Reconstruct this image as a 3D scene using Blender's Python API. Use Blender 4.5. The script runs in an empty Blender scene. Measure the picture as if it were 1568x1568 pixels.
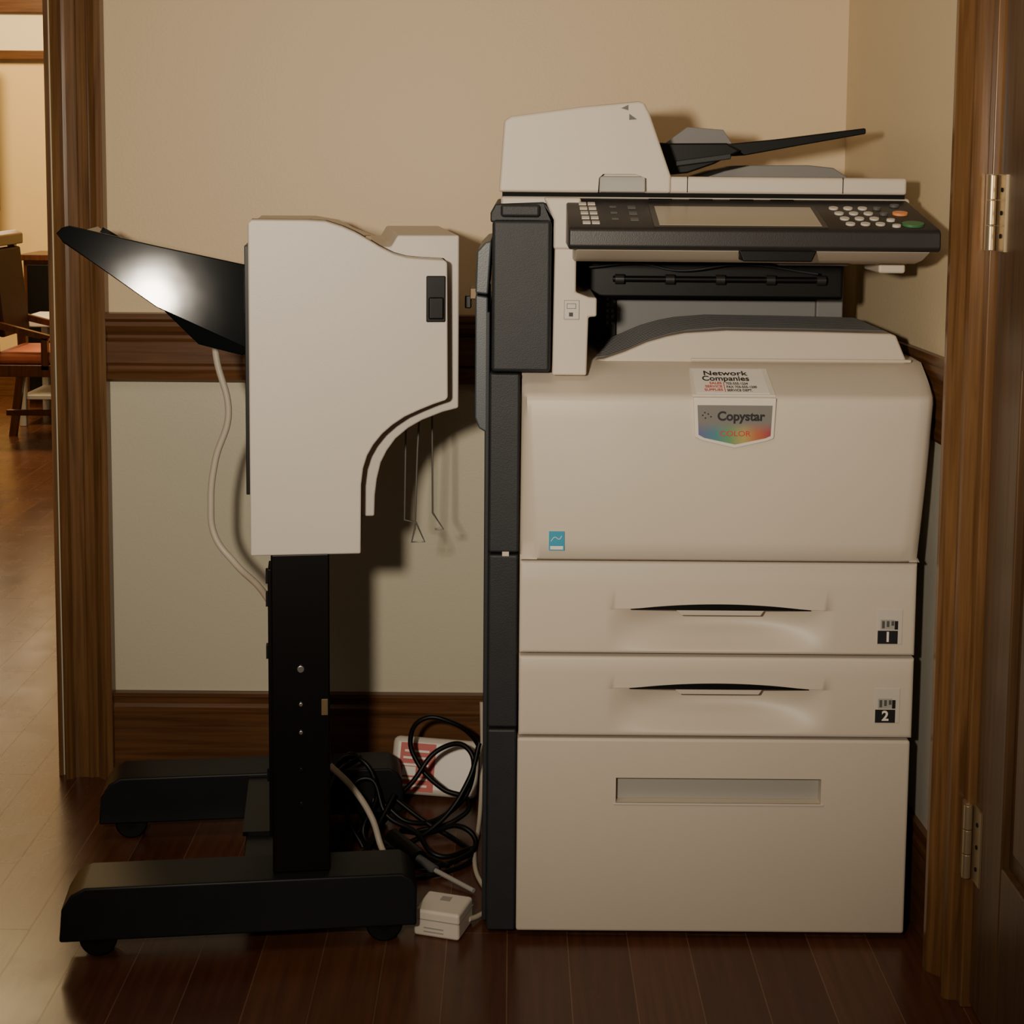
import bpy, bmesh, math, random
from mathutils import Vector, Matrix, Euler
random.seed(4)
scn = bpy.context.scene
COL = scn.collection

# ------------------------------------------------------------------ materials
def mat(name, c, rough=0.5, metal=0.0, var=0.0, vscale=40, bump=0.0, bscale=400, coat=0.0, spec=0.5):
    m = bpy.data.materials.new(name); m.use_nodes = True
    nt = m.node_tree; b = nt.nodes['Principled BSDF']
    b.inputs['Base Color'].default_value = (*c, 1)
    b.inputs['Roughness'].default_value = rough
    b.inputs['Metallic'].default_value = metal
    b.inputs['Coat Weight'].default_value = coat
    b.inputs['Specular IOR Level'].default_value = spec
    tc = nt.nodes.new('ShaderNodeTexCoord')
    if var > 0:
        n = nt.nodes.new('ShaderNodeTexNoise'); n.inputs['Scale'].default_value = vscale
        n.inputs['Detail'].default_value = 4
        nt.links.new(tc.outputs['Object'], n.inputs['Vector'])
        r = nt.nodes.new('ShaderNodeMixRGB')
        r.inputs[1].default_value = (*[x*(1-var) for x in c], 1)
        r.inputs[2].default_value = (*[min(1, x*(1+var)) for x in c], 1)
        nt.links.new(n.outputs['Fac'], r.inputs[0])
        nt.links.new(r.outputs[0], b.inputs['Base Color'])
    if bump > 0:
        n2 = nt.nodes.new('ShaderNodeTexNoise'); n2.inputs['Scale'].default_value = bscale
        nt.links.new(tc.outputs['Object'], n2.inputs['Vector'])
        bp = nt.nodes.new('ShaderNodeBump'); bp.inputs['Strength'].default_value = bump
        bp.inputs['Distance'].default_value = 0.001
        nt.links.new(n2.outputs['Fac'], bp.inputs['Height'])
        nt.links.new(bp.outputs[0], b.inputs['Normal'])
    return m

def wood(name, c1, c2, axis='Z', rough=0.3):
    m = bpy.data.materials.new(name); m.use_nodes = True
    nt = m.node_tree; b = nt.nodes['Principled BSDF']
    tc = nt.nodes.new('ShaderNodeTexCoord'); mp = nt.nodes.new('ShaderNodeMapping')
    s = {'X': (2.5, 60, 60), 'Y': (60, 2.5, 60), 'Z': (60, 60, 2.5)}[axis]
    mp.inputs['Scale'].default_value = s
    nt.links.new(tc.outputs['Object'], mp.inputs['Vector'])
    n = nt.nodes.new('ShaderNodeTexNoise'); n.inputs['Scale'].default_value = 1.6
    n.inputs['Detail'].default_value = 7; n.inputs['Distortion'].default_value = 0.6
    nt.links.new(mp.outputs[0], n.inputs['Vector'])
    cr = nt.nodes.new('ShaderNodeValToRGB')
    cr.color_ramp.elements[0].position = 0.3; cr.color_ramp.elements[0].color = (*c2, 1)
    cr.color_ramp.elements[1].position = 0.7; cr.color_ramp.elements[1].color = (*c1, 1)
    nt.links.new(n.outputs['Fac'], cr.inputs[0]); nt.links.new(cr.outputs[0], b.inputs['Base Color'])
    b.inputs['Roughness'].default_value = rough
    bp = nt.nodes.new('ShaderNodeBump'); bp.inputs['Strength'].default_value = 0.15
    bp.inputs['Distance'].default_value = 0.001
    nt.links.new(n.outputs['Fac'], bp.inputs['Height']); nt.links.new(bp.outputs[0], b.inputs['Normal'])
    return m

def floor_mat():
    m = bpy.data.materials.new('floor_planks'); m.use_nodes = True
    nt = m.node_tree; b = nt.nodes['Principled BSDF']
    tc = nt.nodes.new('ShaderNodeTexCoord'); mp = nt.nodes.new('ShaderNodeMapping')
    mp.inputs['Rotation'].default_value = (0, 0, math.radians(90))
    nt.links.new(tc.outputs['Object'], mp.inputs['Vector'])
    br = nt.nodes.new('ShaderNodeTexBrick')
    br.inputs['Scale'].default_value = 1.0
    br.inputs['Brick Width'].default_value = 0.62
    br.inputs['Row Height'].default_value = 0.092
    br.inputs['Mortar Size'].default_value = 0.0010
    br.inputs['Mortar Smooth'].default_value = 0.3
    br.offset = 0.37
    br.inputs['Color1'].default_value = (0.075, 0.028, 0.014, 1)
    br.inputs['Color2'].default_value = (0.115, 0.046, 0.022, 1)
    br.inputs['Mortar'].default_value = (0.17, 0.095, 0.055, 1)
    nt.links.new(mp.outputs[0], br.inputs['Vector'])
    mp2 = nt.nodes.new('ShaderNodeMapping'); mp2.inputs['Scale'].default_value = (60, 3, 1)
    nt.links.new(tc.outputs['Object'], mp2.inputs['Vector'])
    n = nt.nodes.new('ShaderNodeTexNoise'); n.inputs['Scale'].default_value = 1.5; n.inputs['Detail'].default_value = 6
    nt.links.new(mp2.outputs[0], n.inputs['Vector'])
    mx = nt.nodes.new('ShaderNodeMixRGB'); mx.blend_type = 'MULTIPLY'; mx.inputs[0].default_value = 0.6
    cr = nt.nodes.new('ShaderNodeValToRGB')
    cr.color_ramp.elements[0].position = 0.3; cr.color_ramp.elements[0].color = (0.55, 0.5, 0.5, 1)
    cr.color_ramp.elements[1].position = 0.7; cr.color_ramp.elements[1].color = (1.2, 1.1, 1.1, 1)
    nt.links.new(n.outputs['Fac'], cr.inputs[0])
    nt.links.new(br.outputs['Color'], mx.inputs[1]); nt.links.new(cr.outputs[0], mx.inputs[2])
    nt.links.new(mx.outputs[0], b.inputs['Base Color'])
    n3 = nt.nodes.new('ShaderNodeTexNoise'); n3.inputs['Scale'].default_value = 9; n3.inputs['Detail'].default_value = 5
    nt.links.new(tc.outputs['Object'], n3.inputs['Vector'])
    mr = nt.nodes.new('ShaderNodeMapRange'); mr.inputs['To Min'].default_value = 0.17; mr.inputs['To Max'].default_value = 0.36
    nt.links.new(n3.outputs['Fac'], mr.inputs['Value']); nt.links.new(mr.outputs[0], b.inputs['Roughness'])
    b.inputs['Specular IOR Level'].default_value = 0.36
    bp = nt.nodes.new('ShaderNodeBump'); bp.inputs['Strength'].default_value = 0.35; bp.inputs['Distance'].default_value = 0.002
    bp.invert = True
    nt.links.new(br.outputs['Fac'], bp.inputs['Height']); nt.links.new(bp.outputs[0], b.inputs['Normal'])
    return m

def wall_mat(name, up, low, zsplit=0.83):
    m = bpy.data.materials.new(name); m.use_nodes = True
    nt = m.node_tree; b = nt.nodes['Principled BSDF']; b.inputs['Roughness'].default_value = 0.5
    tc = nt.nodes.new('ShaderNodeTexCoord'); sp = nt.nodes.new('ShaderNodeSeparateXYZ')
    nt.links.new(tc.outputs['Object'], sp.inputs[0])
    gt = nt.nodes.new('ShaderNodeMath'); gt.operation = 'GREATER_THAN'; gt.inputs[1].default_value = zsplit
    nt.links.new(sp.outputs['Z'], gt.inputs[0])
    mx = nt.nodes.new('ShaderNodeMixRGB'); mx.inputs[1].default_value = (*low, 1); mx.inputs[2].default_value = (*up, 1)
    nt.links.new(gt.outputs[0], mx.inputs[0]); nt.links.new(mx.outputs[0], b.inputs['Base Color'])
    n = nt.nodes.new('ShaderNodeTexNoise'); n.inputs['Scale'].default_value = 180; n.inputs['Detail'].default_value = 3
    nt.links.new(tc.outputs['Object'], n.inputs['Vector'])
    bp = nt.nodes.new('ShaderNodeBump'); bp.inputs['Strength'].default_value = 0.25; bp.inputs['Distance'].default_value = 0.0015
    nt.links.new(n.outputs['Fac'], bp.inputs['Height']); nt.links.new(bp.outputs[0], b.inputs['Normal'])
    return m

M_beige = mat('copier_beige', (0.60, 0.525, 0.43), 0.45, var=0.03, vscale=6, bump=0.12, bscale=900)
M_beige2 = mat('finisher_greige', (0.56, 0.51, 0.445), 0.42, var=0.03, vscale=5, bump=0.15, bscale=900)
M_gap = mat('seam_dark', (0.01, 0.01, 0.01), 0.7, spec=.1)
M_char = mat('charcoal_plastic', (0.020, 0.022, 0.025), 0.5, var=0.2, vscale=30, bump=0.3, bscale=700, spec=.35)
M_charb = mat('charcoal_edge', (0.06, 0.072, 0.085), 0.4, bump=0.2, bscale=700)
M_panel = mat('panel_dark', (0.022, 0.020, 0.020), 0.4, bump=0.15, bscale=700, spec=.4)
M_black = mat('black_plastic', (0.004, 0.004, 0.004), 0.4, spec=.25)
M_gloss = mat('glossy_black', (0.003, 0.004, 0.0045), 0.085, var=0.3, vscale=12, bump=0.22, bscale=9, spec=.12)
M_steelblk = mat('black_steel', (0.003, 0.0025, 0.0025), 0.35, spec=.2)
M_foot = mat('foot_black', (0.007, 0.008, 0.009), 0.45, var=0.3, vscale=25, spec=.3)
M_grey = mat('mid_grey', (0.16, 0.155, 0.15), 0.5)
M_dgrey = mat('tray_grey', (0.085, 0.085, 0.085), 0.5)
M_lgrey = mat('light_grey', (0.36, 0.345, 0.31), 0.5)
M_baygrey = mat('bay_grey', (0.17, 0.17, 0.165), 0.5)
M_screen = mat('touch_screen', (0.34, 0.30, 0.225), 0.25)
M_key = mat('key_light', (0.58, 0.53, 0.46), 0.5)
M_orange = mat('key_orange', (0.75, 0.26, 0.08), 0.4)
M_green = mat('key_green', (0.04, 0.16, 0.06), 0.4)
M_metal = mat('steel', (0.6, 0.58, 0.55), 0.3, metal=1.0)
M_wire = mat('wire_grey', (0.22, 0.21, 0.18), 0.35, metal=0.6)
M_brass = mat('hinge_metal', (0.50, 0.40, 0.26), 0.35, metal=0.8)
M_dbrass = mat('dull_brass', (0.16, 0.11, 0.06), 0.5, metal=0.5)
M_white = mat('white_plastic', (0.70, 0.64, 0.56), 0.4)
M_cable = mat('cable_white', (0.50, 0.44, 0.35), 0.45)
M_red = mat('label_red', (0.55, 0.07, 0.05), 0.5)
M_cyan = mat('label_cyan', (0.04, 0.30, 0.47), 0.4)
M_paper = mat('sticker_white', (0.80, 0.74, 0.66), 0.45)
M_ink = mat('ink_black', (0.01, 0.01, 0.012), 0.5)
M_inkred = mat('ink_red', (0.5, 0.05, 0.04), 0.5)
M_silver = mat('badge_silver', (0.72, 0.66, 0.58), 0.3)
M_woodZ = wood('oak_vertical', (0.205, 0.102, 0.038), (0.095, 0.043, 0.015), 'Z', .26)
M_woodX = wood('oak_horizontal', (0.15, 0.065, 0.024), (0.075, 0.030, 0.010), 'X', .3)
M_woodY = wood('oak_side', (0.14, 0.060, 0.021), (0.07, 0.026, 0.009), 'Y', .3)
M_woodD = wood('door_oak', (0.105, 0.054, 0.022), (0.052, 0.025, 0.010), 'Z', .38)
M_chairw = wood('chair_wood', (0.10, 0.032, 0.012), (0.045, 0.014, 0.006), 'Z')
M_leather = mat('chair_leather', (0.045, 0.017, 0.010), 0.6, var=0.2, spec=.2)
M_seat = mat('chair_fabric', (0.42, 0.12, 0.06), 0.7, var=0.2)
M_wall = wall_mat('wall_paint', (0.68, 0.53, 0.335), (0.58, 0.53, 0.405))
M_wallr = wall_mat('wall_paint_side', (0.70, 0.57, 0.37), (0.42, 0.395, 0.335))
M_hall = mat('hall_paint', (0.80, 0.58, 0.27), 0.6)
M_cream = mat('lit_band_cream', (0.85, 0.75, 0.52), 0.6)  # paler than the hall wall: window light put into the colour
M_ceil = mat('ceiling_paint', (0.70, 0.62, 0.50), 0.7)
M_floor = floor_mat()

M_rain = bpy.data.materials.new('badge_rainbow'); M_rain.use_nodes = True
_nt = M_rain.node_tree; _b = _nt.nodes['Principled BSDF']; _b.inputs['Roughness'].default_value = 0.3
_tc = _nt.nodes.new('ShaderNodeTexCoord'); _s = _nt.nodes.new('ShaderNodeSeparateXYZ'); _nt.links.new(_tc.outputs['Object'], _s.inputs[0])
_mr = _nt.nodes.new('ShaderNodeMapRange'); _mr.inputs['From Min'].default_value = 0.272; _mr.inputs['From Max'].default_value = 0.378
_nt.links.new(_s.outputs['X'], _mr.inputs['Value'])
_cr = _nt.nodes.new('ShaderNodeValToRGB'); _nt.links.new(_mr.outputs[0], _cr.inputs[0])
for i, (p, c) in enumerate([(0, (0.14, 0.12, 0.28)), (0.25, (0.08, 0.22, 0.26)), (0.45, (0.13, 0.30, 0.14)), (0.65, (0.42, 0.34, 0.12)), (0.82, (0.45, 0.15, 0.07)), (1, (0.35, 0.07, 0.08))]):
    e = _cr.color_ramp.elements[i] if i < 2 else _cr.color_ramp.elements.new(p)
    e.position = p; e.color = (*c, 1)
_mz = _nt.nodes.new('ShaderNodeMapRange'); _mz.inputs['From Min'].default_value = 0.790; _mz.inputs['From Max'].default_value = 0.806
_nt.links.new(_s.outputs['Z'], _mz.inputs['Value'])
_mx = _nt.nodes.new('ShaderNodeMixRGB'); _nt.links.new(_mz.outputs[0], _mx.inputs[0]); _nt.links.new(_cr.outputs[0], _mx.inputs[1])
_mx.inputs[2].default_value = (0.20, 0.19, 0.18, 1); _nt.links.new(_mx.outputs[0], _b.inputs['Base Color'])

# ------------------------------------------------------------------ helpers
def empty(name, loc=(0, 0, 0), rotz=0):
    o = bpy.data.objects.new(name, None); COL.objects.link(o)
    o.location = loc; o.rotation_euler = (0, 0, rotz); o.empty_display_size = 0.1
    return o

def adopt(o, parent):
    if parent is not None:
        o.parent = parent
        o.matrix_parent_inverse = Matrix.Translation(-Vector(parent.location))
    return o

def mesh_obj(name, verts, faces, m, parent=None, bevel=0, seg=3, smooth=False):
    me = bpy.data.meshes.new(name); me.from_pydata([tuple(v) for v in verts], [], faces)
    bm = bmesh.new(); bm.from_mesh(me); bmesh.ops.recalc_face_normals(bm, faces=bm.faces); bm.to_mesh(me); bm.free()
    o = bpy.data.objects.new(name, me); COL.objects.link(o)
    me.materials.append(m)
    if bevel > 0:
        b = o.modifiers.new('bevel', 'BEVEL'); b.width = bevel; b.segments = seg; b.limit_method = 'ANGLE'
        b.angle_limit = math.radians(35); b.harden_normals = True
    if bevel > 0 or smooth:
        for p in me.polygons: p.use_smooth = True
    return adopt(o, parent)

def box(name, x0, x1, y0, y1, z0, z1, m, parent=None, bevel=0, seg=3):
    v = [(x0, y0, z0), (x1, y0, z0), (x1, y1, z0), (x0, y1, z0), (x0, y0, z1), (x1, y0, z1), (x1, y1, z1), (x0, y1, z1)]
    f = [(0, 1, 2, 3), (4, 5, 6, 7), (0, 1, 5, 4), (1, 2, 6, 5), (2, 3, 7, 6), (3, 0, 4, 7)]
    return mesh_obj(name, v, f, m, parent, bevel, seg)

def prism(name, pts, a0, a1, m, parent=None, axis='Y', bevel=0, seg=3, a0f=None, a1f=None):
    """pts: polygon. axis Y: pts=(x,z); axis X: pts=(y,z); axis Z: pts=(x,y)"""
    n = len(pts)
    def mk(p, a):
        return {'Y': (p[0], a, p[1]), 'X': (a, p[0], p[1]), 'Z': (p[0], p[1], a)}[axis]
    v = [mk(p, a0f(p) if a0f else a0) for p in pts] + [mk(p, a1f(p) if a1f else a1) for p in pts]
    f = [tuple(range(n)), tuple(range(n, 2*n))] + [(i, (i+1) % n, n+(i+1) % n, n+i) for i in range(n)]
    return mesh_obj(name, v, f, m, parent, bevel, seg)

def cyl(name, p, r, h, axis, m, parent=None, n=24, bevel=0):
    """centred cylinder"""
    v = []; f = []
    for s in (-h/2, h/2):
        for i in range(n):
            a = 2*math.pi*i/n; c, d = r*math.cos(a), r*math.sin(a)
            q = {'X': (s, c, d), 'Y': (c, s, d), 'Z': (c, d, s)}[axis]
            v.append((p[0]+q[0], p[1]+q[1], p[2]+q[2]))
    f = [tuple(range(n)), tuple(range(n, 2*n))] + [(i, (i+1) % n, n+(i+1) % n, n+i) for i in range(n)]
    return mesh_obj(name, v, f, m, parent, bevel, 2)

def tube(name, pts, r, m, parent=None, cyclic=False, handle='AUTO'):
    cu = bpy.data.curves.new(name, 'CURVE'); cu.dimensions = '3D'; cu.bevel_depth = r; cu.bevel_resolution = 4
    cu.resolution_u = 10
    sp = cu.splines.new('BEZIER'); sp.bezier_points.add(len(pts)-1)
    for bp, p in zip(sp.bezier_points, pts):
        bp.co = p; bp.handle_left_type = bp.handle_right_type = handle
    sp.use_cyclic_u = cyclic
    cu.materials.append(m); cu.use_fill_caps = True
    o = bpy.data.objects.new(name, cu); COL.objects.link(o)
    return adopt(o, parent)

def text(name, s, loc, size, m, rot=(math.pi/2, 0, 0), parent=None, bold=0.0, align='CENTER', sx=1.0):
    cu = bpy.data.curves.new(name, 'FONT'); cu.body = s; cu.size = size; cu.extrude = 0.0002
    cu.align_x = align; cu.align_y = 'CENTER'; cu.offset = bold
    cu.materials.append(m)
    o = bpy.data.objects.new(name, cu); COL.objects.link(o)
    o.location = loc; o.rotation_euler = rot; o.scale = (sx, 1, 1)
    return adopt(o, parent)

def cut(o, cutter):
    b = o.modifiers.new('cut', 'BOOLEAN'); b.operation = 'DIFFERENCE'; b.object = cutter; b.solver = 'EXACT'
    dg = bpy.context.evaluated_depsgraph_get()
    dg.update()
    me = bpy.data.meshes.new_from_object(o.evaluated_get(dg))
    o.modifiers.clear(); o.data = me
    bpy.data.objects.remove(cutter, do_unlink=True)

# ------------------------------------------------------------------ camera
cam = bpy.data.cameras.new('camera'); cam.sensor_width = 36; cam.lens = 55.1
cam.shift_y = -0.178
co = bpy.data.objects.new('camera', cam); COL.objects.link(co)
co.matrix_world = Matrix.Translation((0, -2.93, 1.17)) @ Matrix.Rotation(math.radians(90-5.8), 4, 'X') @ Matrix.Rotation(0.008, 4, 'Z')
scn.camera = co

# ------------------------------------------------------------------ room
def wx(y):  # right wall surface x at given y
    return 0.616 + 0.029*min(1, -y/0.7)
box('floor', -4.5, 1.0, -4.2, 6.2, -0.1, 0, M_floor)
box('ceiling', -4.5, 1.0, -4.2, 6.2, 2.7, 2.8, M_ceil)
wb = empty('wall_back')
box('panel_main', -0.86, 0.8, 0, 0.13, 0, 2.7, M_wall, wb)
box('panel_beyond_opening', -4.5, -1.80, 0, 0.13, 0, 2.7, M_wall, wb)
box('lintel', -1.80, -0.86, 0, 0.13, 2.15, 2.7, M_wall, wb)
wr = empty('wall_right')
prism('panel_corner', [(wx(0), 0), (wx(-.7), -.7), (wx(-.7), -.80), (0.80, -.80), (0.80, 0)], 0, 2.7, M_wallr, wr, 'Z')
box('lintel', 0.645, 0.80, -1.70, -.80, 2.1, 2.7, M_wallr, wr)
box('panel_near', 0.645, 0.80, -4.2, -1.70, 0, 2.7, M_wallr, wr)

CP = [(0, 0), (0, .016), (.004, .022), (.010, .024), (.016, .020), (.020, .013), (.026, .011), (.044, .010), (.048, .013), (.054, .013),
      (.058, .010), (.064, .011), (.070, .018), (.078, .024), (.084, .028), (.096, .028), (.096, 0)]
d1 = empty('door_casing')
prism('casing_near', [(-0.853+u, -v) for u, v in CP], 0, 2.2, M_woodZ, d1, 'Z')
box('jamb_near', -0.868, -0.860, -0.004, 0.135, 0, 2.15, M_woodZ, d1)
prism('casing_far', [(-1.797-u, -v) for u, v in CP], 0, 2.2, M_woodZ, d1, 'Z')
prism('casing_head', [(-v, 2.14+u) for u, v in CP], -1.89, -0.757, M_woodX, d1, 'X')
d2 = empty('door_1')
prism('casing', [(0.645-v, -0.805+u) for u, v in CP], 0, 2.2, M_woodZ, d2, 'Z')
box('jamb', 0.640, 0.80, -0.826, -0.8055, 0, 2.1, M_woodZ, d2, 0.002)
box('leaf_core', 0.662, 0.69, -1.63, -0.830, 0.01, 2.09, M_woodD, d2)
for nm, a, b_, z0, z1 in [('stile_hinge', -0.945, -0.830, .01, 2.09), ('stile_lock', -1.63, -1.515, .01, 2.09),
                        ('rail_bottom', -1.515, -0.945, .01, .26), ('rail_mid', -1.515, -0.945, .92, 1.07), ('rail_top', -1.515, -0.945, 1.96, 2.09)]:
    box(nm, 0.650, 0.6635, a, b_, z0, z1, M_woodD, d2, 0.003)
for i, (z0, z1) in enumerate([(.29, .89), (1.10, 1.93)]):
    box('panel_%d' % (i+1), 0.654, 0.6635, -1.485, -0.975, z0, z1, M_woodD, d2, 0.006)
cyl('door_knob', (0.62, -1.57, 1.0), 0.026, 0.03, 'X', M_brass, d2, bevel=0.006)
cyl('knob_neck', (0.643, -1.57, 1.0), 0.01, 0.03, 'X', M_brass, d2)
for i, (z0, z1) in enumerate([(1.068, 1.170), (.192, .298), (1.78, 1.88)]):
    for k in range(3):
        a = z0+(z1-z0)*k/3
        cyl('hinge%d_knuckle%d' % (i+1, k), (0.640, -0.828, a+(z1-z0)/6), 0.0062, (z1-z0)/3-0.0012, 'Z', M_brass, d2, bevel=0.0008)
    box('hinge%d_leaf' % (i+1), 0.6475, 0.6505, -0.862, -0.829, z0, z1, M_brass, d2)
    box('hinge%d_leaf_jamb' % (i+1), 0.6375, 0.641, -0.8255, -0.808, z0, z1, M_brass, d2)
    for k in (.2, .5, .8):
        cyl('hinge%d_screw' % (i+1), (0.6470, -0.848, z0+(z1-z0)*k), 0.003, 0.002, 'X', M_gap, d2, 12)

RP = [(0, .770), (.012, .770), (.020, .776), (.022, .786), (.013, .794), (.013, .800), (.018, .806), (.018, .846), (.011, .852),
      (.011, .858), (.020, .866), (.026, .876), (.026, .884), (.032, .890), (.032, .900), (0, .900)]
prism('trim_1', [(-p, z) for p, z in RP], -0.757, 0.616, M_woodX, None, 'X')
def sideprofile(name, prof, sc, yend):
    n = len(prof); v = []
    for y in (-0.035, yend):
        for p, z in prof: v.append((wx(y)-p*sc, y, z))
    f = [tuple(range(n)), tuple(range(n, 2*n))] + [(i, (i+1) % n, n+(i+1) % n, n+i) for i in range(n)]
    mesh_obj(name, v, f, M_woodY)
sideprofile('trim_2', RP, 0.36, -0.708)
BP = [(0, 0), (.014, 0), (.014, .128), (.016, .134), (.016, .142), (.011, .148), (.012, .160), (.018, .163), (.018, .170), (0, .170)]
prism('baseboard_back', [(-p, z) for p, z in BP], -0.757, 0.616, M_woodX, None, 'X')
sideprofile('baseboard_right', BP, 0.55, -0.708)

# ------------------------------------------------------------------ far room seen through the opening
wf = empty('wall_far')
box('panel', -4.5, 1.0, 5.0, 5.12, 0, 2.7, M_hall, wf)
box('lit_band', -4.2, -1.2, 4.985, 4.999, 1.745, 1.93, M_cream, wf)  # pale strip stands in for the window-lit stretch of wall
wt = empty('trim_3')
box('upper_rail', -4.2, -1.2, 4.96, 4.984, 1.93, 2.03, M_woodX, wt, 0.004)
box('lower_rail', -4.2, -1.2, 4.96, 4.984, 1.70, 1.745, M_woodX, wt, 0.004)
box('baseboard_far', -4.4, 1.0, 4.975, 4.999, 0, 0.17, M_woodX)
box('wall_left', -4.62, -4.5, -4.2, 6.2, 0, 2.7, M_hall)
cur = []
nn = 14
for i in range(nn+1):
    cur.append((-2.795+i*0.018, 4.86+0.02*math.sin(i*1.7)))
cur += [(x, y+0.02) for x, y in reversed(cur)]
prism('curtain', cur, 0.95, 1.70, M_leather, None, 'Z')
cb = empty('cabinet')
box('carcass', -2.36, -1.95, 4.62, 4.95, 0.05, 0.72, M_chairw, cb, 0.004)
box('top', -2.38, -1.93, 4.60, 4.95, 0.72, 0.75, M_chairw, cb, 0.004)
box('door_leaf', -2.34, -1.97, 4.608, 4.62, 0.09, 0.70, M_black, cb, 0.003)
box('plinth', -2.35, -1.96, 4.64, 4.93, 0.0, 0.05, M_chairw, cb)
tb = empty('side_table')
box('cloth_top', -2.25, -1.70, 4.05, 4.50, 0.455, 0.485, M_paper, tb, 0.006)
for x in (-2.21, -1.75):
    for y in (4.10, 4.45):
        box('leg', x-.015, x+.015, y-.015, y+.015, 0, 0.456, M_lgrey, tb, 0.003)
box('lower_shelf', -2.22, -1.74, 4.10, 4.45, 0.12, 0.14, M_lgrey, tb, 0.003)
ch = empty('dining_chair')
CX, CY = -2.14, 3.45
def cb_(n, x0, x1, y0, y1, z0, z1, m, bv=0.004): return box(n, CX+x0, CX+x1, CY+y0, CY+y1, z0, z1, m, ch, bv)
cb_('seat_rail', 0, .40, 0, .40, .31, .36, M_chairw)
cb_('seat_cushion', .01, .40, .01, .39, .36, .41, M_seat, 0.02)
for n, yy in (('front', 0), ('rear', .37)):
    prism('leg_a_'+n, [(CX+.36, 0), (CX+.385, 0), (CX+.40, .33), (CX+.36, .33)], CY+yy, CY+yy+.03, M_chairw, ch)
    prism('back_post_'+n, [(CX-.05, 0), (CX-.02, 0), (CX+.035, .35), (CX+.03, .60), (CX-.01, .86), (CX-.04, .86), (CX-.01, .60), (CX-.0, .35)], CY+yy, CY+yy+.03, M_chairw, ch)
    prism('arm_'+n, [(CX-.02, .52), (CX+.24, .46), (CX+.25, .48), (CX-.02, .55)], CY+yy, CY+yy+.03, M_chairw, ch)
    prism('arm_post_'+n, [(CX+.21, .34), (CX+.24, .34), (CX+.235, .47), (CX+.21, .47)], CY+yy, CY+yy+.03, M_chairw, ch)
prism('back_pad', [(CX+.03, .47), (CX+.055, .47), (CX+.02, .83), (CX-.03, .83)], CY+.03, CY+.37, M_leather, ch, bevel=0.008)
prism('crest_rail', [(CX-.04, .84), (CX+.02, .84), (CX+.02, .885), (CX-.01, .90), (CX-.05, .885)], CY-.01, CY+.41, M_chairw, ch, bevel=0.006)
cb_('stretcher', .0, .37, .185, .205, .12, .145, M_chairw)

# ------------------------------------------------------------------ photocopier
P = empty('photocopier')
YF = -0.636
box('body_core', 0.020, 0.598, -0.590, -0.08, 0.03, 0.86, M_beige, P)
box('drawer_gap_shade', 0.022, 0.602, -0.5975, -0.57, 0.016, 0.60, M_gap, P)  # near-black backing: shade of the drawer gaps put into its colour
for x in (0.07, 0.55):
    for y in (-0.52, -0.15):
        cyl('caster', (x, y, 0.016), 0.016, 0.02, 'X', M_black, P)
dr = box('drawer_3', 0.013, 0.607, YF, -0.598, 0.012, 0.317, M_beige, P, 0.004)
c = box('c', 0.163, 0.474, YF-0.05, YF+0.020, 0.217, 0.256, M_beige)
cut(dr, c)
me = dr.data
try:
    a = me.attributes.get('custom_normal')
    if a: me.attributes.remove(a)
except Exception: pass
for p in me.polygons: p.use_smooth = False
box('drawer_3_grip_back', 0.1632, 0.4738, -0.6175, -0.6125, 0.2172, 0.2558, M_lgrey, P)
box('drawer_3_grip_lip', 0.160, 0.4785, -0.6375, -0.634, 0.2135, 0.2170, M_key, P, 0.001)
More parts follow.
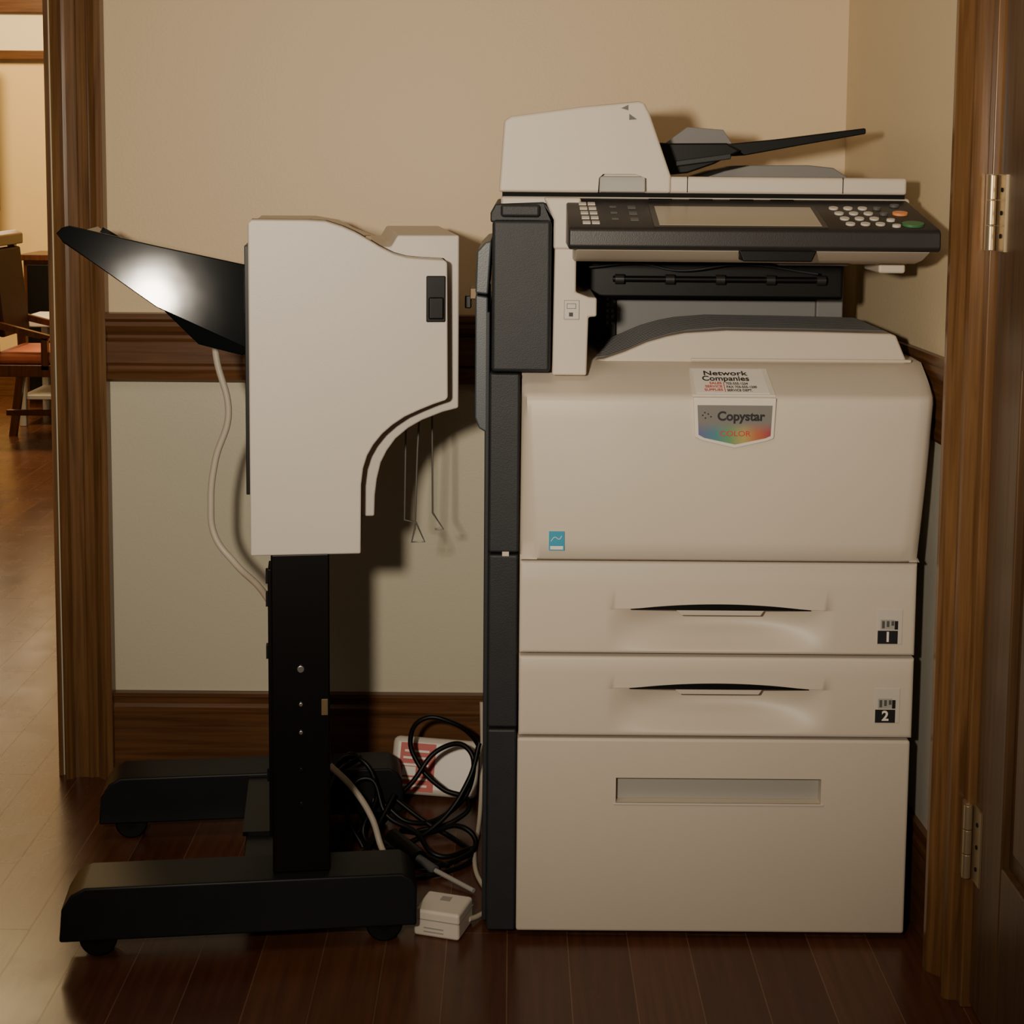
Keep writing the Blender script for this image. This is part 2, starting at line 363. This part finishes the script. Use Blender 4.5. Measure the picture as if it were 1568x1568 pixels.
def drawer(nm, z0, z1, zs, zb):
    X0, X1 = 0.0145, 0.609
    xs = [X0, X0+.0012, X0+.004]
    NX = 110
    xs += [X0+.008+(X1-X0-.016)*i/NX for i in range(NX+1)]
    xs += [X1-.004, X1-.0012, X1]
    cx, hw = 0.316, 0.135
    def arc(x):
        u = (x-cx)/hw
        return zs+0.0035+0.0065*(1-min(1, u*u))
    def depth(x, t):  # bowl-shaped scoop: t 0 bottom .. 1 upper arc
        u = abs((x-cx)/0.168)
        if u >= 1: return 0
        wv = (1-u**2.4)**1.3
        return 0.0350*wv*max(0, math.sin(math.pi*.82*t))**1.2
    def edge(x):
        d = min(x-X0, X1-x)
        return 0.004 if d <= 0 else (0.0012 if d < .002 else 0)
    rows = []
    rows.append([(x, YF+.004, z0) for x in xs])
    rows.append([(x, YF+max(.0012, edge(x)), z0+.0012) for x in xs])
    rows.append([(x, YF+edge(x), z0+.004) for x in xs])
    NT = 30
    for r in range(NT+1):
        t = r/NT
        rows.append([(x, YF+edge(x)+depth(x, t), zb+(arc(x)-zb)*t) for x in xs])
    rows.append([(x, YF+edge(x), arc(x)+.0006) for x in xs])
    rows.append([(x, YF+edge(x), arc(x)*.5+(z1-.004)*.5) for x in xs])
    rows.append([(x, YF+edge(x), z1-.004) for x in xs])
    rows.append([(x, YF+max(.0012, edge(x)), z1-.0012) for x in xs])
    rows.append([(x, YF+.004, z1) for x in xs])
    rows.append([(x, -.598, z1) for x in xs])
    v = [p for r in rows for p in r]; n = len(xs); f = []
    for r in range(len(rows)-1):
        for k in range(n-1):
            f.append((r*n+k, r*n+k+1, (r+1)*n+k+1, (r+1)*n+k))
    o = mesh_obj(nm, v, f, M_beige, P, smooth=True)
    md = o.modifiers.new('split', 'EDGE_SPLIT'); md.split_angle = math.radians(55)
    nn = 24; pts = []
    for i in range(nn+1):
        t = -1+2*i/nn; pts.append((cx+t*hw, zs+0.0036+0.0086*(1-t*t)))
    for i in range(nn, -1, -1):
        t = -1+2*i/nn; pts.append((cx+t*hw, zs+0.0030+0.0002*(1-t*t)))
    prism(nm+'_grip_shadow', pts, YF-0.0010, YF+0.030, M_black, P)  # solid black lens stands in for the shadow in the grip opening
    prism(nm+'_grip_lip', [(0.248, zs+.0032), (0.384, zs+.0032), (0.377, zs-.007), (0.257, zs-.007)], YF+0.006, YF+0.022, M_beige, P, bevel=0.001)
    gx0, gx1 = 0.551, 0.589
    g1, g0 = zs+0.007, zs-0.047
    box(nm+'_gauge_plate', gx0, gx1, YF-0.0010, YF+0.004, g0, g1, M_key, P, 0.0008)
    box(nm+'_gauge_window', gx0+.005, gx1-.012, YF-0.0018, YF, g0+.023, g1-.016, M_lgrey, P)
    for q in range(3):
        box(nm+'_gauge_mark', gx0+.007+q*.007, gx0+.011+q*.007, YF-0.0022, YF-.001, g0+.025+q*.002, g1-.018, M_dgrey, P)
    box(nm+'_gauge_side', gx1-.012, gx1-.007, YF-0.0020, YF, g0+.023, g1-.018, M_ink, P)
    box(nm+'_number_plate', gx0+.001, gx1-.007, YF-0.0018, YF, g0+.001, g0+.021, M_ink, P)
    text(nm+'_number', nm[-1], ((gx0+gx1)/2-.003, YF-0.0022, g0+.011), 0.021, M_paper, parent=P, bold=0.0006)
drawer('drawer_1', 0.449, 0.590, 0.514, 0.454)
drawer('drawer_2', 0.321, 0.444, 0.392, 0.328)

def cover():
    rows = []
    yc = -0.655
    rows.append((0.596, -0.50, 0, 0)); rows.append((0.596, yc+0.006, 0, 0.0))
    rows.append((0.600, yc+0.001, 1, 0.02))
    for i in range(1, 9):
        rows.append((0.60+0.232*i/9, yc-0.003*math.sin(i/9*math.pi), 1, i/9))
    rows += [(0.832, yc, 1, 1), (0.838, yc+0.0015, 1, 1), (0.8425, yc+0.005, .9, 1), (0.846, yc+0.012, .8, 1), (0.865, -0.600, .3, .98), (0.884, -0.560, 0, .93), (0.886, -0.50, 0, .90), (0.882, -0.10, 0, .85)]
    cols = [(0.0145, 0.0155, 'b'), (0.0145, 0.0155, 0.020), (0.019, 0.018, 0.014), (0.040, 0.023, 0.0015), (0.045, 0.030, 0.0), (0.2, 0.2, 0), (0.4, 0.41, 0),
            (0.575, 0.595, 0), (0.592, 0.611, 0.002), (0.604, 0.620, 0.010), (0.608, 0.6245, 0.022), (0.608, 0.6245, 'b')]
    v = []; f = []
    for z, y, cf, t in rows:
        for a, b, o in cols:
            x = a+(b-a)*t
            if o == 'b': yy = max(-0.50, y)
            else: yy = y+o*cf
            if o == 'b' and x > .6: x = .6+ (x-.6)*.3
            v.append((x, yy, z))
    nc = len(cols)
    for r in range(len(rows)-1):
        for k in range(nc-1):
            f.append((r*nc+k, r*nc+k+1, (r+1)*nc+k+1, (r+1)*nc+k))
    return mesh_obj('front_cover', v, f, M_beige, P, smooth=True)
fc = cover()
md = fc.modifiers.new('es', 'EDGE_SPLIT'); md.split_angle = math.radians(50)

TR = [(.113, .882), (.140, .886), (.171, .897), (.205, .912), (.235, .921), (.262, .9265), (.326, .931), (.452, .930), (.575, .928), (.584, .925), (.600, .888), (.600, .86), (.113, .86)]
prism('tray_rim', TR, -0.562, -0.530, M_beige, P, bevel=0.004)
TD = [(x+ (0.012 if x < .3 else 0), z-(0.001 if z > .88 else 0)) for x, z in TR]
TD[-3] = (.597, .888); TD[-2] = (.597, .86)
prism('tray_bed', TD, -0.529, -0.31, M_dgrey, P)
for i in range(12):
    y = -0.522+i*0.018
    prism('tray_rib', [(x-.004, z+0.003) if z > .87 else (x, z) for x, z in TD[:-2]] + [TD[-2], TD[-1]], y, y+0.007, M_dgrey, P, bevel=0.001)
box('tray_step', 0.272, 0.607, -0.5665, -0.555, 0.884, 0.8885, M_beige, P, 0.0015)

prism('support_column', [(.060, .868), (.111, .868), (.113, .955), (.125, .956), (.125, .984), (.113, .985), (.094, .992), (.094, 1.06), (.062, 1.06)], -0.622, -0.22, M_beige, P, bevel=0.003)
box('column_label', .077, .099, -0.6232, -0.6215, .952, .980, M_beige2, P)
tube('column_label_mark', [(.081, -0.6235, .975), (.094, -0.6235, .975), (.094, -0.6235, .968), (.081, -0.6235, .968)], 0.0005, M_dgrey, P, True, 'VECTOR')
tube('column_label_border', [(.077, -0.6233, .980), (.099, -0.6233, .980), (.099, -0.6233, .952), (.077, -0.6233, .952)], 0.0004, M_dgrey, P, True, 'VECTOR')
box('column_label_mark2', .084, .090, -0.6236, -0.623, .956, .962, M_ink, P)
box('bay_back_upper', 0.10, 0.525, -0.30, -0.09, 0.956, 1.10, M_black, P)
box('bay_back_lower', 0.175, 0.51, -0.305, -0.10, 0.86, 0.956, M_baygrey, P, 0.002)
box('bay_back_left', 0.10, 0.175, -0.312, -0.10, 0.86, 0.99, M_black, P, 0.002)
for i in range(2):
    for k in range(6):
        box('vent_hole', 0.158+i*.008, 0.162+i*.008, -0.3135, -0.311, 0.915+k*.010, 0.920+k*.010, M_baygrey, P)
box('bay_right_post', 0.51, 0.555, -0.31, -0.10, 0.86, 1.10, M_baygrey, P, 0.003)
box('exit_unit', 0.10, 0.50, -0.50, -0.28, 1.030, 1.098, M_black, P, 0.004)
box('exit_roller_cover', 0.12, 0.53, -0.43, -0.30, 0.968, 1.04, M_black, P, 0.006)
tube('exit_guide_bar', [(.12, -.47, 1.020), (.2, -.47, 1.026), (.26, -.47, 1.016), (.36, -.47, 1.026), (.48, -.47, 1.012)], 0.002, M_char, P)
cyl('exit_roller', (.33, -.44, 1.000), .005, .34, 'X', M_black, P)
for x in (.17, .25, .33, .41, .49):
    cyl('exit_wheel', (x, -.445, 1.000), .008, .014, 'X', M_panel, P)
box('under_tray_a', 0.50, 0.590, -0.60, -0.20, 1.035, 1.062, M_beige, P, 0.006)
box('under_tray_b', 0.545, 0.585, -0.60, -0.50, 1.022, 1.036, M_beige, P, 0.004)
box('under_tray_c', 0.40, 0.51, -0.56, -0.48, 1.030, 1.06, M_baygrey, P, 0.004)

box('interface_panel', -0.030, 0.057, -0.636, -0.20, 0.874, 1.098, M_char, P, 0.006)
prism('interface_cap', [(-.033, 1.094), (-.033, 1.108), (-.026, 1.121), (.046, 1.124), (.058, 1.112), (.066, 1.080), (.0585, 1.078), (.0585, 1.094)], -0.622, -0.2, M_char, P, bevel=0.003)
box('interface_cap_lid', -0.018, 0.040, -0.632, -0.60, 1.102, 1.121, M_char, P, 0.005)
box('side_panel_upper', -0.0325, 0.0125, -0.628, -0.20, 0.600, 0.871, M_char, P, 0.004)
box('side_panel_mid', -0.0325, 0.0125, -0.628, -0.20, 0.330, 0.597, M_char, P, 0.004)
box('side_panel_low', -0.0325, 0.0118, -0.628, -0.20, 0.008, 0.327, M_char, P, 0.004)
box('side_panel_clip', -0.012, -0.002, -0.6295, -0.62, 0.5955, 0.602, M_beige, P)
box('side_panel_inner', -0.0400, -0.0327, -0.60, -0.20, 0.01, 0.96, M_char, P, 0.002)
prism('docking_flange', [(-.055, .80), (-.049, .784), (-.036, .776), (-.036, .982), (-.055, .985)], -0.60, -0.30, M_charb, P, bevel=0.003)
prism('docking_flange_top', [(-.055, .988), (-.036, .986), (-.031, 1.066), (-.040, 1.064), (-.053, 1.050)], -0.605, -0.30, M_charb, P, bevel=0.003)
box('docking_latch', -0.066, -0.055, -0.50, -0.46, .970, .988, M_dbrass, P, 0.002)
box('docking_hook', -0.074, -0.064, -0.49, -0.47, .955, .975, M_black, P, 0.002)

box('scanner_body', -0.018, 0.588, -0.602, -0.10, 1.098, 1.133, M_beige, P, 0.005)
box('scanner_seam', -0.016, 0.580, -0.600, -0.12, 1.132, 1.139, M_gap, P)
prism('scanner_front_fill', [(.060, 1.055), (.060, 1.098), (.045, 1.131), (.100, 1.131), (.100, 1.055)], -0.625, -0.50, M_beige, P, bevel=0.004)

A = (-0.598, 1.131); B = (-0.748, 1.092)
def taper(ya):
    return 0.583+0.013*(-0.598-ya)/0.15
prof = [(A[0], A[1]), (B[0]+.004, B[1]+.001), (B[0]-.001, B[1]-.003), (B[0]-.002, 1.066), (B[0]+.003, 1.061), (-0.60, 1.063)]
prism('control_panel', prof, 0.078, 0.59, M_panel, P, 'X', bevel=0.003, a1f=lambda p: taper(p[0]))
prism('control_panel_underside', [(-0.742, 1.061), (-0.70, 1.047), (-0.66, 1.040), (-0.58, 1.040), (-0.58, 1.063)], 0.088, 0.585, M_beige, P, 'X', bevel=0.003)
prism('control_panel_tab', [(.315, 1.062), (.425, 1.062), (.418, 1.046), (.322, 1.046)], -0.7435, -0.66, M_black, P, bevel=0.002)
ang = math.atan2(A[1]-B[1], A[0]-B[0])
def on_panel(x, t, h=0):
    y = A[0]+(B[0]-A[0])*t; z = A[1]+(B[1]-A[1])*t
    return Vector((x, y-h*math.sin(ang), z+h*math.cos(ang)))
def pad(nm, x0, x1, t0, t1, h, m, bevel=0.0006, x0b=None, x1b=None):
    x0b = x0 if x0b is None else x0b; x1b = x1 if x1b is None else x1b
    q = [(x0, t0), (x1, t0), (x1b, t1), (x0b, t1)]
    v = [on_panel(x, t, -0.001) for x, t in q]+[on_panel(x, t, h) for x, t in q]
    f = [(0, 1, 2, 3), (4, 5, 6, 7), (0, 1, 5, 4), (1, 2, 6, 5), (2, 3, 7, 6), (3, 0, 4, 7)]
    return mesh_obj(nm, v, f, m, P, bevel, 2)
pad('screen_bezel', .197, .440, .24, .97, .0012, M_panel)
pad('touch_screen', .205, .432, .32, .93, .0020, M_screen)
for k in range(4):
    pad('top_vent', .20+k*.06, .235+k*.06, .04, .09, .0012, M_black)
for r in range(5):
    for k in range(2):
        pad('mode_key', .096+k*.013+r*.0005, .107+k*.013+r*.0005, .20+r*.155, .27+r*.155, .002, M_key)
for r in range(3):
    pad('status_key', .166, .178, .30+r*.2, .38+r*.2, .0015, M_dgrey); pad('status_key', .14, .15, .3+r*.2, .34+r*.2, .0012, M_dgrey)
def key(nm, x, t, r, m, h=.003):
    o = cyl(nm, (0, 0, 0), r, h, 'Z', m, P, 28, 0.0007)
    o.matrix_parent_inverse = Matrix.Identity(4); o.location = on_panel(x, t, .0015); o.rotation_euler = (ang, 0, 0)
    return o
for r in range(4):
    for k in range(3):
        key('number_key', .465+k*.021+r*.003, .34+r*.17, .0068, M_key)
for x, t, r, m in [(.528, .34, .006, M_dgrey), (.532, .52, .006, M_dgrey), (.535, .72, .006, M_key), (.5370, .9, .006, M_key), (.556, .50, .011, M_orange), (.562, .85, .0155, M_green), (.557, .24, .007, M_dgrey)]:
    key('function_key', x, t, r, m, .004).scale = (1, .75, 1)

pl = box('platen_cover', -0.020, 0.580, -0.612, -0.13, 1.1385, 1.163, M_beige, P, 0.004)
for x in (.256, .485):
    box('platen_seam', x, x+.0012, -0.6126, -0.60, 1.140, 1.163, M_gap, P)
ff = prism('feeder_housing', [(-.021, 1.1385), (-.014, 1.243), (-.004, 1.249), (.100, 1.264), (.183, 1.2725), (.191, 1.270), (.199, 1.255), (.232, 1.163), (.232, 1.1385)], -0.617, -0.18, M_beige, P, bevel=0.004)
c = prism('c', [(.124, 1.13), (.126, 1.160), (.132, 1.166), (.180, 1.166), (.196, 1.160), (.197, 1.13)], -0.70, -0.60, M_beige)
cut(ff, c)
c = box('c', .1235, .1975, -0.70, -0.5985, 1.12, 1.1645, M_beige)
cut(pl, c)
box('feeder_handle_recess', .127, .195, -0.609, -0.598, 1.1395, 1.163, M_lgrey, P, 0.002)
prism('feeder_arrow', [(.157, 1.262), (.1675, 1.267), (.1675, 1.259)], -0.6180, -0.612, M_dgrey, P)
prism('feeder_arrow', [(.169, 1.254), (.169, 1.245), (.1805, 1.246)], -0.6180, -0.612, M_dgrey, P)
prism('feeder_guide', [(.238, 1.215), (.272, 1.240), (.328, 1.236), (.342, 1.215), (.325, 1.20), (.25, 1.19)], -0.46, -0.45, M_grey, P, bevel=0.001)
prism('feeder_tray_base', [(.222, 1.163), (.222, 1.215), (.250, 1.214), (.330, 1.215), (.352, 1.203), (.31, 1.182), (.270, 1.168)], -0.49, -0.20, M_black, P, bevel=0.003)
prism('feeder_tray_arm', [(.335, 1.214), (.420, 1.223), (.546, 1.240), (.549, 1.239), (.549, 1.231), (.450, 1.213), (.360, 1.196)], -0.47, -0.22, M_black, P, bevel=0.002)
prism('feeder_hinge_bar', [(.25, 1.178), (.335, 1.190), (.335, 1.199), (.25, 1.187)], -0.505, -0.488, M_char, P, bevel=0.002)
prism('eject_pad', [(.30, 1.162), (.33, 1.172), (.37, 1.181), (.46, 1.182), (.50, 1.178), (.525, 1.162)], -0.47, -0.20, M_grey, P, bevel=0.002)

sy = -0.6605
sh = [(.266, .842), (.388, .842), (.3855, .782), (.376, .778), (.328, .767), (.280, .778), (.2695, .783)]
prism('badge_frame', sh, sy, -0.652, M_silver, P, bevel=0.002)
sh2 = [(.272, .831), (.382, .831), (.380, .786), (.372, .7825), (.328, .773), (.283, .7825), (.2745, .787)]
prism('badge_face', sh2, sy-0.0008, -0.655, M_rain, P)
text('badge_text', 'Copystar', (.336, sy-0.0012, .8145), 0.0185, M_ink, parent=P, bold=0.0006)
text('badge_text_small', 'COLOR', (.328, sy-0.0012, .789), 0.011, M_inkred, parent=P, bold=0.0001, sx=1.2)
for r, (dx, dz) in enumerate([(0, 0), (-.004, .004), (-.008, -.002), (-.012, .002), (-.009, .006)]):
    cyl('badge_dot', (.292+dx, sy-0.0010, .814+dz), .0012, .0006, 'Y', M_ink, P, 12)
p0 = Vector((0, -0.643, 0.8463)); p1 = Vector((0, -0.600, 0.8653)); sl = math.atan2(p1.z-p0.z, p1.y-p0.y)
def slope(x, t, h=0.0):
    q = p0+(p1-p0)*t
    return Vector((x, q.y-h*math.sin(sl), q.z+h*math.cos(sl)))
def spad(nm, q, h, m):
    v = [slope(x, t, -0.002) for x, t in q]+[slope(x, t, h) for x, t in q]
    f = [(0, 1, 2, 3), (4, 5, 6, 7), (0, 1, 5, 4), (1, 2, 6, 5), (2, 3, 7, 6), (3, 0, 4, 7)]
    return mesh_obj(nm, v, f, m, P)
spad('badge_top', [(.266, -.14), (.388, -.14), (.384, 1.46), (.268, 1.46)], .0012, M_silver)
spad('dealer_sticker', [(.272, -.06), (.380, -.06), (.377, 1.40), (.272, 1.40)], .0018, M_paper)
def stext(s, x, t, size, m, bold=0, al='LEFT', sx=1):
    text('dealer_text', s, slope(x, t, .0022), size, m, (sl, 0, 0), P, bold, al, sx)
stext('Network', .287, 1.12, .0175, M_ink, .0003)
stext('Companies', .284, .80, .0185, M_ink, .0003, sx=.84)
for i, s in enumerate(['SALES', 'SERVICE', 'SUPPLIES']):
    stext(s, .312, .52-.2*i, .0088, M_inkred, .0001, 'RIGHT', .8)
for i, s in enumerate(['703-555-1234', 'FAX 703-555-1200', 'SERVICE DEPT.']):
    stext(s, .318, .50-.2*i, .0088, M_ink, .0001, 'LEFT', .66)
spad('dealer_divider', [(.3145, .02), (.3155, .02), (.3155, .60), (.3145, .60)], .0022, M_inkred)
box('energy_label', .057, .080, -0.6585, -0.652, .612, .6405, M_cyan, P)
box('energy_label_inner', .059, .078, -0.6590, -0.652, .6205, .6385, M_cyan, P)
tube('energy_label_arc', [(.060, -.6592, .626), (.066, -.6592, .632), (.072, -.6592, .629), (.076, -.6592, .634)], .0005, M_paper, P)
box('energy_label_bar', .059, .078, -0.6590, -0.652, .6135, .6185, M_paper, P)

# ------------------------------------------------------------------ finisher on stand
F = empty('document_finisher', (-0.31, -0.63, 0), math.radians(7))
FB = [(-.386, .604), (-.386, 1.092), (-.381, 1.097), (-.300, 1.0965), (-.275, 1.095), (-.250, 1.087), (-.232, 1.079), (-.214, 1.069), (-.196, 1.058), (-.176, 1.048), (-.158, 1.043), (-.138, 1.041), (-.102, 1.039),
      (-.098, 1.035), (-.0965, .836), (-.100, .832), (-.118, .826), (-.138, .818), (-.160, .808), (-.178, .796), (-.193, .783), (-.206, .767), (-.215, .751), (-.221, .732), (-.224, .708), (-.225, .604)]
prism('front_cover', FB, -0.668, -0.618, M_beige2, F, bevel=0.004)
RB = [(-.384, .607), (-.384, 1.090), (-.29, 1.090), (-.25, 1.083), (-.225, 1.070), (-.19, 1.056), (-.178, 1.056), (-.168, 1.073), (-.076, 1.073), (-.076, .812), (-.100, .806), (-.131, .794), (-.152, .782), (-.171, .766), (-.184, .748),
      (-.193, .730), (-.199, .705), (-.202, .680), (-.203, .648), (-.226, .648), (-.226, .607)]
prism('rear_housing', RB, -0.613, -0.22, M_beige2, F, bevel=0.003)
SB = [(x*1.0-(.0 if x < -.3 else -.002), z) for x, z in FB]
prism('housing_seam', SB, -0.6185, -0.6125, M_gap, F)
box('latch_recess', -0.129, -0.1005, -0.670, -0.66, .948, 1.016, M_black, F, 0.002)
box('latch_handle', -0.126, -0.103, -0.6725, -0.66, .952, .985, M_black, F, 0.003)
box('top_catch', -.216, -.208, -.63, -.60, 1.066, 1.0725, M_dbrass, F)
box('side_guide_sheet', -.3925, -.3865, -.64, -.25, .69, 1.058, M_black, F, 0.001)
def plate_y(p):
    return -0.612 + (p[1]-0.90)*0.10 + (p[0]+.393)*0.045
TP = [(-.655, 1.083), (-.645, 1.085), (-.522, 1.056), (-.393, 1.028), (-.393, .905), (-.522, .966), (-.655, 1.062), (-.664, 1.074)]
prism('catch_tray_front', TP, 0, 0, M_gloss, F, bevel=0.0015, a0f=plate_y, a1f=lambda p: plate_y(p)+.006)
prism('catch_tray_floor', [(-.660, 1.066), (-.655, 1.071), (-.522, .976), (-.393, .918), (-.393, .905), (-.522, .966), (-.655, 1.060)], -0.60, -0.24, M_gloss, F, bevel=0.001)
prism('catch_tray_rear_lip', [(-.650, 1.062), (-.645, 1.070), (-.522, .996), (-.393, .940), (-.393, .905), (-.522, .966)], -0.246, -0.24, M_gloss, F)
prism('catch_tray_bracket', [(-.522, .966), (-.393, .906), (-.393, .893), (-.40, .890), (-.464, .907)], -0.58, -0.28, M_gloss, F, bevel=0.002)
po = box('post', -.357, -.271, -0.668, -0.585, .118, .606, M_steelblk, F, 0.003)
box('post_flange', -.362, -.357, -0.655, -0.60, .17, .58, M_steelblk, F, 0.001)
for z in (.555, .52, .44, .25):
    box('post_clip', -.3655, -.361, -0.64, -0.625, z, z+.02, M_black, F)
for z in (.432, .378, .335, .278, .225):
    cyl('post_screw', (-.314, -.669, z), .0055 if z > .43 else .0032, .004, 'Y', M_metal if z > .3 else M_black, F, 16, .001)
box('post_plate', -.284, -.274, -0.6690, -0.66, .36, .385, M_dbrass, F, .001)
def foot(nm, y0, y1, z1=.118, extra=0):
    pts = [(-.668, .036), (-.664, .085), (-.650, .108), (-.630, z1), (-.165, z1+extra), (-.150, .108), (-.142, .095), (-.142, .036)]
    prism(nm, pts, y0, y1, M_foot, F, bevel=0.004)
foot('foot_front', -0.690, -0.600); foot('foot_rear', -0.270, -0.185)
box('cross_member', -.405, -.275, -0.60, -0.27, .045, .105, M_steelblk, F, .003)
box('cross_plate', -.410, -.270, -0.50, -0.27, .105, .112, M_steelblk, F)
k = 0
for y in (-.645, -.228):
    for x in (-.615, -.190):
        k += 1
        for dy in (-.013, .013):
            cyl('caster_wheel_%d' % k, (x, y+dy, .028), .028, .016, 'Y', M_black, F, 32, .004)
        cyl('caster_hub_%d' % k, (x, y, .028), .010, .046, 'Y', M_steelblk, F, 20)
W1 = [(-.146, -.45, .800), (-.149, -.45, .605), (-.130, -.45, .600), (-.116, -.45, .568), (-.137, -.45, .568), (-.132, -.45, .59), (-.128, -.45, .72), (-.123, -.45, .81)]
tube('wire_bail', W1, .0016, M_wire, F, handle='VECTOR')
W2 = [(-.100, -.38, .82), (-.098, -.38, .600), (-.080, -.38, .572), (-.094, -.38, .572)]
tube('wire_bail_b', W2, .0016, M_wire, F, handle='VECTOR')

# ------------------------------------------------------------------ cables and floor things
tube('power_cable', [(-.478, -.43, .925), (-.475, -.43, .87), (-.456, -.43, .776), (-.478, -.43, .70), (-.486, -.43, .63), (-.480, -.43, .575), (-.448, -.44, .535), (-.40, -.50, .513), (-.372, -.56, .505)], .0055, M_cable)
R = .0046
def cable(pts): tube('computer_cable', pts, R, M_black)
cable([(-.045, -.14, .09), (-.065, -.16, .14), (-.105, -.17, .172), (-.155, -.17, .178), (-.178, -.17, .145), (-.165, -.18, .10), (-.12, -.20, .06), (-.07, -.22, .04), (-.09, -.24, .02), (-.16, -.26, .006)])
cable([(-.26, -.26, .14), (-.30, -.30, .12), (-.31, -.34, .05), (-.26, -.36, .006), (-.18, -.34, .006), (-.10, -.40, .006)])
cable([(-.23, -.22, .03), (-.18, -.22, .07), (-.12, -.20, .135), (-.075, -.21, .14), (-.065, -.23, .09), (-.10, -.25, .04), (-.17, -.28, .03), (-.22, -.27, .06)])
cable([(-.20, -.25, .06), (-.15, -.27, .03), (-.09, -.30, .006), (-.06, -.36, .006), (-.10, -.42, .006), (-.18, -.44, .006), (-.24, -.40, .006), (-.23, -.33, .03), (-.20, -.28, .08)])
cable([(-.29, -.22, .02), (-.31, -.24, .10), (-.27, -.26, .14), (-.23, -.28, .09), (-.25, -.30, .01), (-.20, -.33, .008), (-.13, -.30, .03), (-.07, -.26, .10), (-.052, -.24, .16)])
cable([(-.25, -.33, .006), (-.28, -.30, .06), (-.25, -.28, .11), (-.21, -.30, .05), (-.16, -.32, .03), (-.12, -.36, .006), (-.06, -.33, .006)])
cable([(-.19, -.26, .006), (-.14, -.30, .02), (-.08, -.32, .04), (-.055, -.34, .02), (-.08, -.37, .006), (-.15, -.40, .006), (-.20, -.36, .006)])
cable([(-.30, -.20, .10), (-.28, -.22, .13), (-.25, -.24, .11), (-.24, -.26, .05), (-.27, -.30, .006)])
tube('extension_cord', [(-.31, -.30, .14), (-.27, -.32, .11), (-.235, -.33, .06), (-.215, -.35, .012), (-.20, -.38, .006)], .0055, M_cable)
tube('extension_cord', [(-.060, -.60, .012), (-.045, -.58, .008), (-.03, -.55, .006), (-.055, -.40, .006), (-.05, -.2, .03), (-.048, -.16, .10), (-.050, -.14, .20)], .0040, M_cable)
pp = empty('power_plug')
tube('plug_body', [(-.20, -.34, .030), (-.15, -.40, .018)], .015, M_black, pp); tube('plug_sleeve', [(-.15, -.40, .018), (-.12, -.43, .012)], .008, M_dgrey, pp)
tube('plug_tip', [(-.12, -.43, .012), (-.055, -.49, .006)], .004, M_lgrey, pp)
wbx = empty('equipment_box')
o1 = box('case', -.082, .082, -.020, .020, 0, .105, M_white, None, 0.012)
o2 = box('label', -.066, .000, -.0212, -.018, .006, .093, M_red, None)
o3 = [box('label_line', -.062+.002*(q % 3), -.012, -.0218, -.020, .014+q*.0125, .018+q*.0125, M_paper, None) for q in range(6) if q != 2]
o3.append(box('label_block', -.060, -.035, -.0218, -.020, .034, .050, M_paper, None))
for o in [o1, o2]+o3:
    o.parent = wbx
wbx.location = (-.141, -.100, 0.004); wbx.rotation_euler = (math.radians(-22), math.radians(3), math.radians(-3))
ad = empty('power_adapter', (-.099, -.606, 0), math.radians(-17))
b1 = box('case', -.037, .037, -.034, .034, .0, .042, M_white, None, .005)
b2 = box('seam', -.0372, .0372, -.0345, .0345, .027, .0285, M_lgrey, None)
b3 = box('vent', -.02, .012, -.0345, -.03, .008, .010, M_lgrey, None)
b4 = box('vent', -.02, .012, -.0345, -.03, .014, .016, M_lgrey, None)
b5 = box('socket', -.008, .008, .005, .02, .0415, .0425, M_lgrey, None)
for o in (b1, b2, b3, b4, b5): o.parent = ad

# ------------------------------------------------------------------ lights
def area(name, loc, tgt, size, power, col, shape='DISK'):
    l = bpy.data.lights.new(name, 'AREA'); l.shape = shape; l.size = size; l.energy = power; l.color = col
    o = bpy.data.objects.new(name, l); COL.objects.link(o); o.location = loc
    o.rotation_euler = (Vector(tgt)-Vector(loc)).to_track_quat('-Z', 'Y').to_euler()
    return o
sl_ = bpy.data.lights.new('flash_light', 'SPOT'); sl_.energy = 160; sl_.color = (1, .87, .69); sl_.spot_size = math.radians(78); sl_.spot_blend = 1.0
sl_.shadow_soft_size = 0.05
so = bpy.data.objects.new('flash_light', sl_); COL.objects.link(so); so.location = (-0.30, -2.75, 1.24)
so.rotation_euler = (Vector((0.05, -0.3, 1.15))-Vector(so.location)).to_track_quat('-Z', 'Y').to_euler()
area('ambient_fill_light', (-0.6, -1.9, 2.62), (-0.4, -1.5, 0), 1.2, 11, (1, .82, .60))  # unseen lamp added overhead for warm ambient fill
area('hall_light', (-2.3, 3.4, 2.6), (-2.3, 4.2, 0), 1.0, 100, (1, .74, .38))
area('hall_window_light', (-2.6, 4.7, 1.3), (-1.2, -0.5, 0), 0.7, 4, (1, .76, .48))
w = bpy.data.worlds.new('world'); scn.world = w; w.use_nodes = True
w.node_tree.nodes['Background'].inputs[0].default_value = (1, .82, .64, 1)
w.node_tree.nodes['Background'].inputs[1].default_value = 0.11
